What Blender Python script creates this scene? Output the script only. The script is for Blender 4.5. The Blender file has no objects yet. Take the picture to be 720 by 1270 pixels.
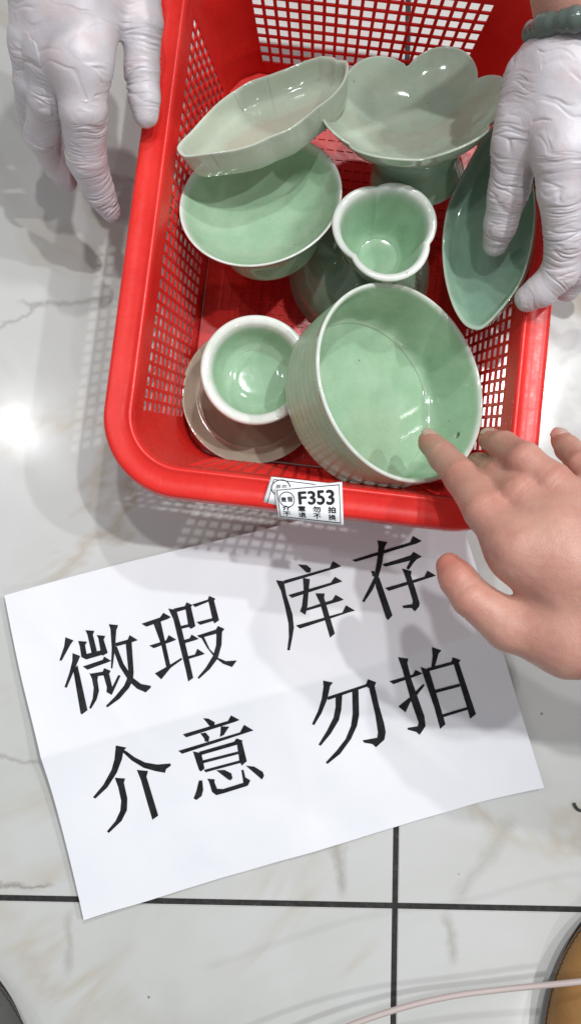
import bpy, bmesh, math, random
import numpy as np
from mathutils import Vector, Matrix, noise
R = math.radians
C = bpy.context.scene.collection
SC = bpy.context.scene

# ------------------------------------------------------------------ camera
F_PX, NADIR, CTR = 1150.0, (345.0, 725.0), (360.0, 635.0)
H = 0.590                                   # lens height above the floor (m)
_d = Vector((NADIR[0]-CTR[0], -(NADIR[1]-CTR[1]), -F_PX)).normalized()   # straight down, in camera axes
_Zc = -_d
_Xc = (Vector((1, 0, 0)) - _Zc * _Zc.x).normalized()
_Yc = _Zc.cross(_Xc)
W2C = Matrix((_Xc, _Yc, _Zc)).transposed()   # columns: world axes in camera axes
C2W = W2C.transposed()
cam_d = bpy.data.cameras.new('camera'); cam = bpy.data.objects.new('camera', cam_d); C.objects.link(cam)
cam_d.sensor_fit = 'HORIZONTAL'; cam_d.sensor_width = 36.0; cam_d.lens = 36.0 * F_PX / 720.0
cam_d.clip_start = 0.01; cam_d.clip_end = 50.0
cam.matrix_world = Matrix.Translation((0, 0, H)) @ C2W.to_4x4()
SC.camera = cam

def P(px, py, z=0.0):
    """photo pixel -> world point at height z"""
    v = C2W @ Vector((px-CTR[0], -(py-CTR[1]), -F_PX))
    t = (z - H) / v.z
    return Vector((v.x*t, v.y*t, z))

# ------------------------------------------------------------------ light
w = bpy.data.worlds.new('World'); SC.world = w; w.use_nodes = True
bg = w.node_tree.nodes['Background']; bg.inputs[0].default_value = (0.93, 0.96, 1.0, 1); bg.inputs[1].default_value = 0.22
SC.view_settings.view_transform = 'Standard'; SC.view_settings.look = 'None'
SC.view_settings.exposure = 0.10; SC.view_settings.gamma = 1.0

def lamp(x, y, z, power, size, col=(0.985, 0.995, 1.0)):
    l = bpy.data.lights.new('ceiling_or_fill_lamp', 'AREA'); l.shape = 'DISK'; l.size = size; l.energy = power; l.color = col
    o = bpy.data.objects.new('ceiling_or_fill_lamp', l); C.objects.link(o); o.location = (x, y, z)
    o.rotation_euler = (Vector((x, y, z)) - Vector((0.03, 0.15, 0))).to_track_quat('Z', 'Y').to_euler()
    return o
lamp(0.76, 0.61, 2.35, 18, 0.06)
lamp(1.62, 0.50, 2.35, 16, 0.07)
lamp(-0.82, 0.50, 2.35, 2.6, 0.05)
lamp(0.45, 1.40, 2.35, 15, 0.08)
lamp(0.10, 0.72, 2.35, 11, 0.08)
lamp(-1.60, 0.65, 2.35, 4, 0.10)
lamp(0.90, -1.45, 2.35, 6, 0.10)  # unseen fill lamp, added to brighten the lower floor and paper

# ------------------------------------------------------------------ materials
def mat(name, base=(0.8, 0.8, 0.8), rough=0.5, **kw):
    m = bpy.data.materials.new(name); m.use_nodes = True
    b = m.node_tree.nodes['Principled BSDF']
    b.inputs['Base Color'].default_value = (*base, 1); b.inputs['Roughness'].default_value = rough
    for k, v in kw.items():
        b.inputs[k.replace('_', ' ')].default_value = v
    return m, m.node_tree, b
def N(nt, t, **kw):
    n = nt.nodes.new(t)
    for k, v in kw.items(): setattr(n, k, v)
    return n
def L(nt, a, b): nt.links.new(a, b)
def tex_noise(nt, vec, scale, detail=4, rough=0.5, dist=0.0):
    n = N(nt, 'ShaderNodeTexNoise'); n.inputs['Scale'].default_value = scale; n.inputs['Detail'].default_value = detail
    n.inputs['Roughness'].default_value = rough; n.inputs['Distortion'].default_value = dist
    if vec: L(nt, vec, n.inputs['Vector'])
    return n
def ramp(nt, fac, stops):
    r = N(nt, 'ShaderNodeValToRGB'); L(nt, fac, r.inputs[0])
    e = r.color_ramp.elements
    while len(e) < len(stops): e.new(0.5)
    for k, (p, c) in zip(e, stops): k.position = p; k.color = (*c, 1) if len(c) == 3 else c
    return r
def mixc(nt, fac, a, b, mode='MIX'):
    m = N(nt, 'ShaderNodeMix', data_type='RGBA', blend_type=mode)
    for s, v in ((m.inputs[0], fac), (m.inputs[6], a), (m.inputs[7], b)):
        if hasattr(v, 'is_linked'): L(nt, v, s)
        elif isinstance(v, (int, float)): s.default_value = v
        else: s.default_value = (*v, 1)
    return m.outputs[2]
def math_(nt, op, a, b=None, clamp=False):
    m = N(nt, 'ShaderNodeMath', operation=op, use_clamp=clamp)
    for s, v in zip(m.inputs, (a, b)):
        if v is None: continue
        if hasattr(v, 'is_linked'): L(nt, v, s)
        else: s.default_value = v
    return m.outputs[0]
def bump(nt, b, h, strength=0.3, dist=0.001):
    n = N(nt, 'ShaderNodeBump'); n.inputs['Strength'].default_value = strength; n.inputs['Distance'].default_value = dist
    L(nt, h, n.inputs['Height']); L(nt, n.outputs[0], b.inputs['Normal'])

def mat_tile():
    m, nt, b = mat('marble_tile', rough=0.07, Specular_IOR_Level=0.38)
    geo = N(nt, 'ShaderNodeNewGeometry'); pos = geo.outputs['Position']
    n1 = tex_noise(nt, pos, 5.0, 6, 0.55, 0.6)
    col = ramp(nt, n1.outputs[0], [(0.28, (0.47, 0.47, 0.44)), (0.45, (0.55, 0.555, 0.535)), (0.6, (0.595, 0.60, 0.59)), (0.78, (0.54, 0.535, 0.505))]).outputs[0]
    # soft veins
    n2 = tex_noise(nt, pos, 3.1, 5, 0.6, 1.2)
    a = math_(nt, 'ABSOLUTE', math_(nt, 'SUBTRACT', n2.outputs[0], 0.5))
    v = math_(nt, 'SUBTRACT', 1.0, math_(nt, 'DIVIDE', a, 0.035), True)
    n3 = tex_noise(nt, pos, 9.0, 3)
    v = math_(nt, 'MULTIPLY', v, math_(nt, 'MULTIPLY', math_(nt, 'SUBTRACT', n3.outputs[0], 0.40, True), 3.0, True))
    col = mixc(nt, v, col, (0.45, 0.39, 0.30))
    # the veins that can be seen: polylines of the photograph's marble
    wob = tex_noise(nt, pos, 55.0, 4, 0.6)
    wv = math_(nt, 'MULTIPLY', math_(nt, 'SUBTRACT', wob.outputs[0], 0.5), 0.016)
    sep = N(nt, 'ShaderNodeSeparateXYZ'); L(nt, pos, sep.inputs[0])
    def vein(pa, pb, width, colr, k):
        nonlocal col
        A, B = P(*pa), P(*pb); d = (B-A); ln = d.length; d.normalize()
        dx = math_(nt, 'SUBTRACT', sep.outputs[0], A.x); dy = math_(nt, 'SUBTRACT', sep.outputs[1], A.y)
        al = math_(nt, 'ADD', math_(nt, 'MULTIPLY', dx, d.x), math_(nt, 'MULTIPLY', dy, d.y))
        pe = math_(nt, 'ADD', math_(nt, 'MULTIPLY', dx, -d.y), math_(nt, 'MULTIPLY', dy, d.x))
        pe = math_(nt, 'ABSOLUTE', math_(nt, 'ADD', pe, wv))
        f = math_(nt, 'SUBTRACT', 1.0, math_(nt, 'DIVIDE', pe, width), True)
        mid = math_(nt, 'ABSOLUTE', math_(nt, 'SUBTRACT', al, ln/2))
        g = math_(nt, 'MULTIPLY', math_(nt, 'SUBTRACT', ln/2, mid), 1/0.008, True)
        f = math_(nt, 'MULTIPLY', math_(nt, 'MULTIPLY', f, g), k)
        col = mixc(nt, f, col, colr)
    br = (0.22, 0.18, 0.13); dk = (0.15, 0.13, 0.11)
    vein((18, 376), (150, 374), 0.0028, dk, 0.352)
    vein((60, 372), (-60, 440), 0.0022, dk, 0.35)
    vein((-20, 940), (58, 946), 0.0028, dk, 0.35)
    vein((-30, 1094), (70, 1103), 0.0024, dk, 0.55)
    vein((414, 1036), (428, 1116), 0.0055, br, 0.45)
    vein((552, 1128), (566, 1200), 0.0050, br, 0.38)
    vein((88, 1125), (84, 1215), 0.004, br, 0.3)
    vein((640, 1010), (560, 1120), 0.006, (0.40, 0.38, 0.34), 0.5)
    # dust specks
    vo = N(nt, 'ShaderNodeTexVoronoi'); vo.inputs['Scale'].default_value = 26; L(nt, pos, vo.inputs['Vector'])
    sp = math_(nt, 'LESS_THAN', vo.outputs['Distance'], 0.022)
    col = mixc(nt, math_(nt, 'MULTIPLY', sp, 0.7), col, (0.12, 0.11, 0.10))
    L(nt, col, b.inputs['Base Color'])
    n4 = tex_noise(nt, pos, 30, 5)
    L(nt, ramp(nt, n4.outputs[0], [(0.35, (0.11,)*3), (0.75, (0.21,)*3)]).outputs[0], b.inputs['Roughness'])
    n5 = tex_noise(nt, pos, 14, 2); bump(nt, b, n5.outputs[0], 0.05, 0.002)
    return m

def mat_glaze(name, lo, hi, rim=(0.80, 0.83, 0.78), scale=60, rough=0.09):
    """celadon: colour pools with the glaze; it thins to near white on sharp lips (attribute 'lip')"""
    m, nt, b = mat(name, rough=rough, Coat_Weight=0.5, Coat_Roughness=0.04, Subsurface_Weight=0.08, Subsurface_Scale=0.002)
    tc = N(nt, 'ShaderNodeTexCoord'); o = tc.outputs['Object']
    n1 = tex_noise(nt, o, scale, 5, 0.6)
    col = ramp(nt, n1.outputs[0], [(0.3, lo), (0.7, hi)]).outputs[0]
    n2 = tex_noise(nt, o, 900, 2)
    col = mixc(nt, math_(nt, 'MULTIPLY', math_(nt, 'SUBTRACT', n2.outputs[0], 0.60, True), 1.6), col, (0.16, 0.22, 0.16))
    at = N(nt, 'ShaderNodeAttribute', attribute_name='lip')
    n5 = tex_noise(nt, o, 110, 4, 0.6)
    lipf = math_(nt, 'MULTIPLY', at.outputs['Fac'], math_(nt, 'ADD', 0.45, math_(nt, 'MULTIPLY', n5.outputs[0], 0.95)), True)
    col = mixc(nt, lipf, col, rim)
    n6 = tex_noise(nt, o, 22, 3, 0.5)
    col = mixc(nt, math_(nt, 'MULTIPLY', math_(nt, 'SUBTRACT', n6.outputs[0], 0.46, True), 1.0), col, (0.55, 0.47, 0.36), 'MULTIPLY')
    vo = N(nt, 'ShaderNodeTexVoronoi'); vo.inputs['Scale'].default_value = 95; L(nt, o, vo.inputs['Vector'])
    sc = N(nt, 'ShaderNodeSeparateColor'); L(nt, vo.outputs['Color'], sc.inputs[0])
    pin = math_(nt, 'MULTIPLY', math_(nt, 'LESS_THAN', vo.outputs['Distance'], 0.055), math_(nt, 'GREATER_THAN', sc.outputs[0], 0.62))
    col = mixc(nt, math_(nt, 'MULTIPLY', pin, 0.75), col, (0.10, 0.09, 0.06))
    L(nt, col, b.inputs['Base Color'])
    n3 = tex_noise(nt, o, 45, 3); bump(nt, b, n3.outputs[0], 0.12, 0.0015)
    return m

def mat_red():
    m, nt, b = mat('red_plastic', (0.66, 0.014, 0.012), 0.24, Specular_IOR_Level=0.32, Subsurface_Weight=0.06, Subsurface_Scale=0.003)
    b.inputs['Subsurface Radius'].default_value = (1.0, 0.2, 0.1)
    tc = N(nt, 'ShaderNodeTexCoord'); o = tc.outputs['Object']
    n1 = tex_noise(nt, o, 35, 4)
    L(nt, ramp(nt, n1.outputs[0], [(0.3, (0.70, 0.022, 0.018)), (0.7, (0.80, 0.036, 0.028))]).outputs[0], b.inputs['Base Color'])
    lk = b.inputs['Base Color'].links[0].from_socket
    mq = N(nt, 'ShaderNodeMapping'); mq.inputs['Scale'].default_value = (900, 45, 200); mq.inputs['Rotation'].default_value = (0, 0, 0.7); L(nt, o, mq.inputs[0])
    ns = tex_noise(nt, mq.outputs[0], 1.0, 2); ng = tex_noise(nt, o, 28, 3)
    sf = math_(nt, 'MULTIPLY', math_(nt, 'MULTIPLY', math_(nt, 'SUBTRACT', ns.outputs[0], 0.66, True), 6.0, True), math_(nt, 'MULTIPLY', math_(nt, 'SUBTRACT', ng.outputs[0], 0.5, True), 4.0, True))
    L(nt, mixc(nt, math_(nt, 'MULTIPLY', sf, 0.55), lk, (0.85, 0.35, 0.30)), b.inputs['Base Color'])
    n2 = tex_noise(nt, o, 260, 4, 0.6)
    L(nt, ramp(nt, n2.outputs[0], [(0.3, (0.24,)*3), (0.75, (0.38,)*3)]).outputs[0], b.inputs['Roughness'])
    mp = N(nt, 'ShaderNodeMapping'); mp.inputs['Scale'].default_value = (30, 900, 300); L(nt, o, mp.inputs[0])
    n3 = tex_noise(nt, mp.outputs[0], 1.0, 3)
    n4 = tex_noise(nt, o, 55, 2)
    bump(nt, b, math_(nt, 'ADD', math_(nt, 'MULTIPLY', n3.outputs[0], 0.25), n4.outputs[0]), 0.09, 0.001)
    return m

def mat_skin():
    m, nt, b = mat('skin', rough=0.46, Subsurface_Weight=0.22, Subsurface_Scale=0.006)
    b.inputs['Subsurface Radius'].default_value = (1.0, 0.36, 0.2)
    tc = N(nt, 'ShaderNodeTexCoord'); o = tc.outputs['Object']
    n1 = tex_noise(nt, o, 55, 5, 0.6)
    col = ramp(nt, n1.outputs[0], [(0.25, (0.47, 0.21, 0.165)), (0.5, (0.565, 0.29, 0.225)), (0.75, (0.62, 0.35, 0.27))]).outputs[0]
    at = N(nt, 'ShaderNodeAttribute', attribute_name='flush')
    col = mixc(nt, at.outputs['Fac'], col, (0.56, 0.19, 0.14))
    L(nt, col, b.inputs['Base Color'])
    n2 = tex_noise(nt, o, 420, 4, 0.65)
    vo = N(nt, 'ShaderNodeTexVoronoi', feature='DISTANCE_TO_EDGE'); vo.inputs['Scale'].default_value = 750; L(nt, o, vo.inputs['Vector'])
    bump(nt, b, math_(nt, 'ADD', n2.outputs[0], math_(nt, 'MULTIPLY', vo.outputs[0], 0.7)), 0.28, 0.0008)
    return m

def mat_glove():
    m, nt, b = mat('latex_glove', rough=0.42, Subsurface_Weight=0.10, Subsurface_Scale=0.004)
    b.inputs['Subsurface Radius'].default_value = (1.0, 0.6, 0.5)
    tc = N(nt, 'ShaderNodeTexCoord'); o = tc.outputs['Object']
    n1 = tex_noise(nt, o, 40, 4)
    L(nt, ramp(nt, n1.outputs[0], [(0.3, (0.53, 0.495, 0.525)), (0.7, (0.66, 0.63, 0.665))]).outputs[0], b.inputs['Base Color'])
    lk = b.inputs['Base Color'].links[0].from_socket
    n3 = tex_noise(nt, o, 75, 3); tf = math_(nt, 'MULTIPLY', math_(nt, 'SUBTRACT', n3.outputs[0], 0.45, True), 1.6, True)
    L(nt, mixc(nt, tf, lk, (0.60, 0.46, 0.44)), b.inputs['Base Color'])
    n2 = tex_noise(nt, o, 180, 4, 0.6)
    bump(nt, b, n2.outputs[0], 0.3, 0.001)
    return m

def mat_paper():
    m, nt, b = mat('white_paper', (0.80, 0.81, 0.85), 0.55)
    tc = N(nt, 'ShaderNodeTexCoord')
    n = tex_noise(nt, tc.outputs['Object'], 25, 5)
    L(nt, ramp(nt, n.outputs[0], [(0.3, (0.77, 0.785, 0.83)), (0.7, (0.82, 0.83, 0.86))]).outputs[0], b.inputs['Base Color'])
    n2 = tex_noise(nt, tc.outputs['Object'], 600, 3); bump(nt, b, n2.outputs[0], 0.08, 0.0004)
    return m
def mat_ink():
    m, nt, b = mat('printed_ink', rough=0.6, Specular_IOR_Level=0.2)
    tc = N(nt, 'ShaderNodeTexCoord')
    n = tex_noise(nt, tc.outputs['Object'], 220, 4, 0.7)
    L(nt, ramp(nt, n.outputs[0], [(0.4, (0.006, 0.006, 0.008)), (0.75, (0.024, 0.025, 0.030))]).outputs[0], b.inputs['Base Color'])
    return m

M = {}
M['tile'] = mat_tile()
def mat_grout():
    m, nt, b = mat('black_grout', rough=0.75)
    geo = N(nt, 'ShaderNodeNewGeometry'); n = tex_noise(nt, geo.outputs['Position'], 240, 5, 0.7)
    L(nt, ramp(nt, n.outputs[0], [(0.35, (0.008,)*3), (0.62, (0.028, 0.027, 0.025)), (0.74, (0.12, 0.115, 0.10)), (0.78, (0.3, 0.29, 0.26))]).outputs[0], b.inputs['Base Color'])
    bump(nt, b, n.outputs[0], 0.6, 0.001); return m
M['grout'] = mat_grout()
M['red'] = mat_red()
M['glaze'] = mat_glaze('celadon_glaze', (0.31, 0.50, 0.325), (0.415, 0.60, 0.42))
M['glaze_pale'] = mat_glaze('pale_celadon_glaze', (0.44, 0.54, 0.42), (0.54, 0.63, 0.51), (0.66, 0.74, 0.64))
M['glaze_mid'] = mat_glaze('mid_celadon_glaze', (0.26, 0.40, 0.28), (0.34, 0.49, 0.35))
M['glaze_bounce_warm'] = mat_glaze('bounce_warm_celadon_glaze', (0.45, 0.48, 0.38), (0.51, 0.60, 0.485), (0.64, 0.73, 0.63), scale=28)  # pale celadon, red bounce off the basket put into its warm tint
M['glaze_shaded'] = mat_glaze('shaded_celadon_glaze', (0.20, 0.34, 0.25), (0.28, 0.43, 0.32), (0.55, 0.62, 0.52))  # celadon coloured darker for the gloved hand's shadow over the tray
M['glaze_bounce_brown'] = mat_glaze('bounce_brown_celadon_glaze', (0.43, 0.38, 0.29), (0.50, 0.45, 0.35), (0.54, 0.48, 0.38))  # celadon with the brown of the red bounce put into its colour
M['skin'] = mat_skin()
M['glove'] = mat_glove()
M['paper'] = mat_paper()
M['ink'] = mat_ink()
M['card'] = mat('label_card', (0.82, 0.84, 0.86), 0.35)[0]
M['nail'] = mat('fingernail', (0.66, 0.42, 0.35), 0.22, Coat_Weight=0.4)[0]
M['jade'] = mat('jade_bangle', (0.10, 0.13, 0.115), 0.16, Subsurface_Weight=0.1, Subsurface_Scale=0.003)[0]

# ------------------------------------------------------------------ object helpers
def props(o, label=None, cat=None, group=None, kind=None):
    for k, v in (('label', label), ('category', cat), ('group', group), ('kind', kind)):
        if v: o[k] = v
    return o
def link(o, parent=None):
    C.objects.link(o)
    if parent: o.parent = parent
    return o
def empty(name, loc=(0, 0, 0), rot=None):
    o = bpy.data.objects.new(name, None); C.objects.link(o); o.empty_display_size = 0.01
    if rot is not None: o.matrix_world = Matrix.Translation(loc) @ rot.to_4x4()
    else: o.location = loc
    bpy.context.view_layer.update()
    return o
def mesh_obj(name, verts, faces, m, parent=None, smooth=True, attrs=None):
    me = bpy.data.meshes.new(name); me.from_pydata([tuple(v) for v in verts], [], faces); me.update()
    if smooth: me.polygons.foreach_set('use_smooth', [True]*len(me.polygons))
    me.materials.append(M[m] if isinstance(m, str) else m)
    for k, vals in (attrs or {}).items():
        a = me.attributes.new(k, 'FLOAT', 'POINT'); a.data.foreach_set('value', list(vals))
    return link(bpy.data.objects.new(name, me), parent)
def fix_normals(o):
    bm = bmesh.new(); bm.from_mesh(o.data); bmesh.ops.recalc_face_normals(bm, faces=bm.faces[:]); bm.to_mesh(o.data); bm.free(); return o
def bake(o):
    """apply modifiers by evaluation"""
    bpy.context.view_layer.update()
    dg = bpy.context.evaluated_depsgraph_get()
    me = bpy.data.meshes.new_from_object(o.evaluated_get(dg))
    o.modifiers.clear(); old = o.data; o.data = me; bpy.data.meshes.remove(old)
    return o
def basis(az, tilt, spin=0.0):
    """rotation whose Z axis leans by tilt (deg) towards azimuth az (deg); local X starts at azimuth az"""
    return Matrix.Rotation(R(az), 3, 'Z') @ Matrix.Rotation(R(tilt), 3, 'Y') @ Matrix.Rotation(R(spin-az), 3, 'Z')
def spline(pts, n):
    """Catmull-Rom through pts (tuples), n samples a span"""
    p = [np.array(q, float) for q in pts]; out = []
    for i in range(len(p)-1):
        a, b, c, d = p[max(i-1, 0)], p[i], p[i+1], p[min(i+2, len(p)-1)]
        for k in range(n):
            t = k/n
            out.append(0.5*((2*b)+(-a+c)*t+(2*a-5*b+4*c-d)*t*t+(-a+3*b-3*c+d)*t**3))
    out.append(p[-1]); return out
def tube(pts, rad, n=10):
    pts = [Vector(p) for p in pts]; rads = rad if isinstance(rad, (list, tuple)) else [rad]*len(pts)
    V, Fc = [], []; s = None
    for i, p in enumerate(pts):
        t = (pts[min(i+1, len(pts)-1)] - pts[max(i-1, 0)]).normalized()
        if s is None: s = t.cross(Vector((0, 0, 1)) if abs(t.z) < 0.9 else Vector((0, 1, 0)))
        s = (s - t*s.dot(t)).normalized(); q = s.cross(t)       # carried along, so the tube never twists
        for k in range(n):
            a = 2*math.pi*k/n; V.append(p + (s*math.cos(a)+q*math.sin(a))*rads[i])
    for i in range(len(pts)-1):
        for k in range(n): Fc.append((i*n+k, i*n+(k+1) % n, (i+1)*n+(k+1) % n, (i+1)*n+k))
    Fc.append(tuple(range(n-1, -1, -1))); Fc.append(tuple((len(pts)-1)*n+k for k in range(n)))
    return V, Fc

# ------------------------------------------------------------------ floor
TS, G = 0.80, 0.0036
cross = P(489.5, 1124); e1 = (P(720, 1129) - P(0, 1114.5)); fl_rot = math.atan2(e1.y, e1.x)
s = 4.2
floor = mesh_obj('floor', [(-s, -s, -0.03), (s, -s, -0.03), (s, s, -0.03), (-s, s, -0.03), (-s, -s, -0.0006), (s, -s, -0.0006), (s, s, -0.0006), (-s, s, -0.0006)],
                 [(3, 2, 1, 0), (4, 5, 6, 7), (0, 1, 5, 4), (1, 2, 6, 5), (2, 3, 7, 6), (3, 0, 4, 7)], 'grout', smooth=False)
floor.location = (cross.x, cross.y, 0); floor.rotation_euler.z = fl_rot
props(floor, 'light grey marble look floor tiles with black grout joints', 'floor', kind='structure')
bm = bmesh.new(); bmesh.ops.create_cube(bm, size=1.0)
for v in bm.verts: v.co = Vector((v.co.x*(TS-G), v.co.y*(TS-G), (v.co.z-0.5)*0.008))
bmesh.ops.bevel(bm, geom=[e for e in bm.edges if all(v.co.z > -0.001 for v in e.verts)], offset=0.0005, segments=2, affect='EDGES')
tme = bpy.data.meshes.new('tile'); bm.to_mesh(tme); bm.free(); tme.materials.append(M['tile'])
for i in range(-3, 3):
    for j in range(-3, 3):
        t = link(bpy.data.objects.new('tile', tme), floor); t.location = ((i+0.5)*TS, (j+0.5)*TS, 0)

# ------------------------------------------------------------------ basket
HB = 0.090; DRAFT = 0.23
lf, rt = P(128, 500, HB), P(676, 483, HB)
ft, = [P(385, 637, HB)]
BROT = -R(6.6)
ux, uy = Vector((math.cos(BROT), math.sin(BROT), 0)), Vector((-math.sin(BROT), math.cos(BROT), 0))
xl, xr, yf = lf.dot(ux), rt.dot(ux), ft.dot(uy)
yb = yf + 0.328
A_OUT, B_OUT = (xr-xl)/2, (yb-yf)/2
bc = ux*((xl+xr)/2) + uy*((yf+yb)/2)
RW = 0.0165
A_IN, B_IN, R_IN = A_OUT-RW, B_OUT-RW, 0.029
basket = empty('basket', (bc.x, bc.y, 0.0)); basket.rotation_euler.z = BROT
props(basket, 'red plastic basket with square perforations holding green ceramics', 'basket')

def rrect(a, b, r, per_corner=9):
    """closed rounded rectangle, list of (x, y, nx, ny); starts at right end of the front side"""
    out = []
    for cx, cy, a0 in ((a-r, -b+r, -90), (a-r, b-r, 0), (-a+r, b-r, 90), (-a+r, -b+r, 180)):
        for k in range(per_corner+1):
            t = R(a0 + 90*k/per_corner); out.append((cx+r*math.cos(t), cy+r*math.sin(t), math.cos(t), math.sin(t)))
    return out
PX_, HX = 0.0063, 0.0045
def side_columns(length):
    n = int((length+0.004)//PX_); m0 = (length - (n*PX_-(PX_-HX)))/2
    pos, hole = [0.0], []
    p = m0
    for k in range(n):
        pos += [p, p+HX]; hole += [False, True]; p += PX_
    pos.append(length); hole.append(False)
    return [q/length for q in pos], hole
rows = [0.0035, 0.0150]; rh = [False]
for k in range(9):
    z0 = 0.0150 + k*0.0071
    rows += [z0+0.0052, z0+0.0071]; rh += [True, False]
rows[-1] = HB-0.001
def wall_ring():
    cols, hol = [], []                      # col -> function(z) -> (x, y)
    def dims(z):
        o = DRAFT*(HB-z); return A_IN-o, B_IN-o, max(R_IN-0.35*o, 0.01)
    def add_side(p0, p1, length):
        fr, ho = side_columns(length)
        for i, f_ in enumerate(fr): cols.append((p0, p1, f_)); hol.append(ho[i] if i < len(ho) else False)
    corners = lambda z: rrect(*dims(z))
    nC = 10
    seq = []
    for sidx in range(4):
        # corner arc points then the straight side that follows it
        base = sidx*nC
        for k in range(nC): seq.append(('c', base+k, 0)); hol.append(False)
        hol.pop()
        length = 2*((B_IN-R_IN) if sidx % 2 == 0 else (A_IN-R_IN)) - 0.03
        fr, ho = side_columns(length)
        seq_i = [('s', base+nC-1, (base+nC) % (4*nC), f_) for f_ in fr[1:-1]]
        hol += ho
        seq += seq_i
    V, lev = [], []
    for z in rows:
        cr = corners(z)
        for s_ in seq:
            if s_[0] == 'c': c = cr[s_[1]]; V.append((c[0], c[1], z))
            else:
                a, b = cr[s_[1]], cr[s_[2]]; f_ = s_[3]; V.append((a[0]+(b[0]-a[0])*f_, a[1]+(b[1]-a[1])*f_, z))
    n = len(seq)
    Fc = []
    for j in range(len(rows)-1):
        for i in range(n):
            if rh[j] and hol[i]: continue
            Fc.append((j*n+i, j*n+(i+1) % n, (j+1)*n+(i+1) % n, (j+1)*n+i))
    return V, Fc, n
V, Fc, n = wall_ring()
wall = mesh_obj('wall', V, Fc, 'red', basket, smooth=False)
sm = wall.modifiers.new('s', 'SOLIDIFY'); sm.thickness = 0.0011; sm.offset = 0
bv = wall.modifiers.new('b', 'BEVEL'); bv.width = 0.0003; bv.segments = 1; bv.limit_method = 'ANGLE'; bv.angle_limit = R(50)
bake(wall); wall.data.polygons.foreach_set('use_smooth', [True]*len(wall.data.polygons))
try: wall.data.set_sharp_from_angle(angle=R(40))
except Exception: pass
# base: lattice field inside a solid border
o0 = DRAFT*(HB-0.0035); ab, bb = A_IN-o0, B_IN-o0
def grid_lines(half, margin):
    fr, ho = side_columns(2*(half-margin)); return [-half+0.001]+[(-1+2*q)*(half-margin) for q in fr[1:-1]]+[half-0.001], ho
gx, hx = grid_lines(ab, 0.016); gy, hy = grid_lines(bb, 0.016)
rc = 0.012
V, Fc = [], []
for y in gy:
    for x in gx:
        xx, yy = x, y
        V.append((xx, yy, 0.0045))
nx = len(gx)
for j in range(len(gy)-1):
    for i in range(nx-1):
        if hx[i] and hy[j]: continue
        Fc.append((j*nx+i, j*nx+i+1, (j+1)*nx+i+1, (j+1)*nx+i))
# round the four outer corners of the sheet
r_b = max(R_IN-0.35*o0, 0.01)
V = [(math.copysign(ab-r_b*0.32, x), math.copysign(bb-r_b*0.32, y), z) if (abs(abs(x)-ab) < 0.002 and abs(abs(y)-bb) < 0.002) else (x, y, z) for x, y, z in V]
lat = [(x, y, 0.0058) for x, y, z in V]
lattice = mesh_obj('base_lattice', lat, Fc, 'red', basket, smooth=False)
sm = lattice.modifiers.new('s', 'SOLIDIFY'); sm.thickness = 0.0007; sm.offset = 0
bake(lattice)
Fc = [(j*nx+i, j*nx+i+1, (j+1)*nx+i+1, (j+1)*nx+i) for j in range(len(gy)-1) for i in range(nx-1)]
base = mesh_obj('base', V, Fc, 'red', basket, smooth=False)
sm = base.modifiers.new('s', 'SOLIDIFY'); sm.thickness = 0.0018; sm.offset = 0
bake(base)
# two low ribs round the base and a square gate mark in each corner
rv, rf = [], []
def add_prof_loop(V, Fc, a, b, r, prof):
    ring = rrect(a, b, r); nb = len(V); npf = len(prof)
    for (x, y, nx_, ny_) in ring:
        for (o_, z_) in prof: V.append((x+nx_*o_, y+ny_*o_, z_))
    m_ = len(ring)
    for i in range(m_):
        for k in range(npf):
            a0, a1 = nb+i*npf+k, nb+i*npf+(k+1) % npf
            b0, b1 = nb+((i+1) % m_)*npf+k, nb+((i+1) % m_)*npf+(k+1) % npf
            Fc.append((a0, b0, b1, a1))
add_prof_loop(rv, rf, ab-0.012, bb-0.012, 0.006, [(-0.0008, 0.005), (0.0008, 0.005), (0.0006, 0.0068), (-0.0006, 0.0068)])
mesh_obj('base_rib', rv, rf, 'red', basket, smooth=False)
gv, gf = [], []
add_prof_loop(gv, gf, 0.0085, 0.0085, 0.002, [(-0.0008, 0.005), (0.0008, 0.005), (0.0006, 0.0072), (-0.0006, 0.0072)])
gm = None
for sx, sy in ((-1, -1), (1, -1), (-1, 1), (1, 1)):
    if gm is None: g = mesh_obj('corner_stud', gv, gf, 'red', basket, smooth=False); gm = g.data
    else: g = link(bpy.data.objects.new('corner_stud', gm), basket)
    g.location = (sx*(ab-0.0245), sy*(bb-0.0245), 0)
# foot ring under the base
fv, ff = [], []
add_prof_loop(fv, ff, ab-0.004, bb-0.004, 0.012, [(-0.001, 0.0), (0.001, 0.0), (0.0012, 0.0038), (-0.0012, 0.0038)])
mesh_obj('foot_ring', fv, ff, 'red', basket, smooth=False)
# rim
prof = spline([(-0.0006, HB-0.006), (-0.0007, HB-0.001), (0.0002, HB+0.0016), (0.0018, HB+0.0022), (0.0036, HB+0.0012), (0.0075, HB+0.0004), (0.0120, HB+0.0004), (0.0148, HB-0.0002),
               (0.0162, HB-0.0022), (0.0166, HB-0.0060), (0.0167, HB-0.0105), (0.0156, HB-0.0108), (0.0150, HB-0.0060), (0.0138, HB-0.0022), (0.0080, HB-0.0014), (0.0016, HB-0.0010), (0.0008, HB-0.006)], 3)
rv, rf = [], []
ring = rrect(A_IN, B_IN, R_IN, 20)
npf = len(prof); m_ = len(ring)
for (x, y, nx_, ny_) in ring:
    for (o_, z_) in prof: rv.append((x+nx_*o_, y+ny_*o_, z_))
for i in range(m_):
    for k in range(npf):
        rf.append((i*npf+k, ((i+1) % m_)*npf+k, ((i+1) % m_)*npf+(k+1) % npf, i*npf+(k+1) % npf))
rim = mesh_obj('rim', rv, rf, 'red', basket)

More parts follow.
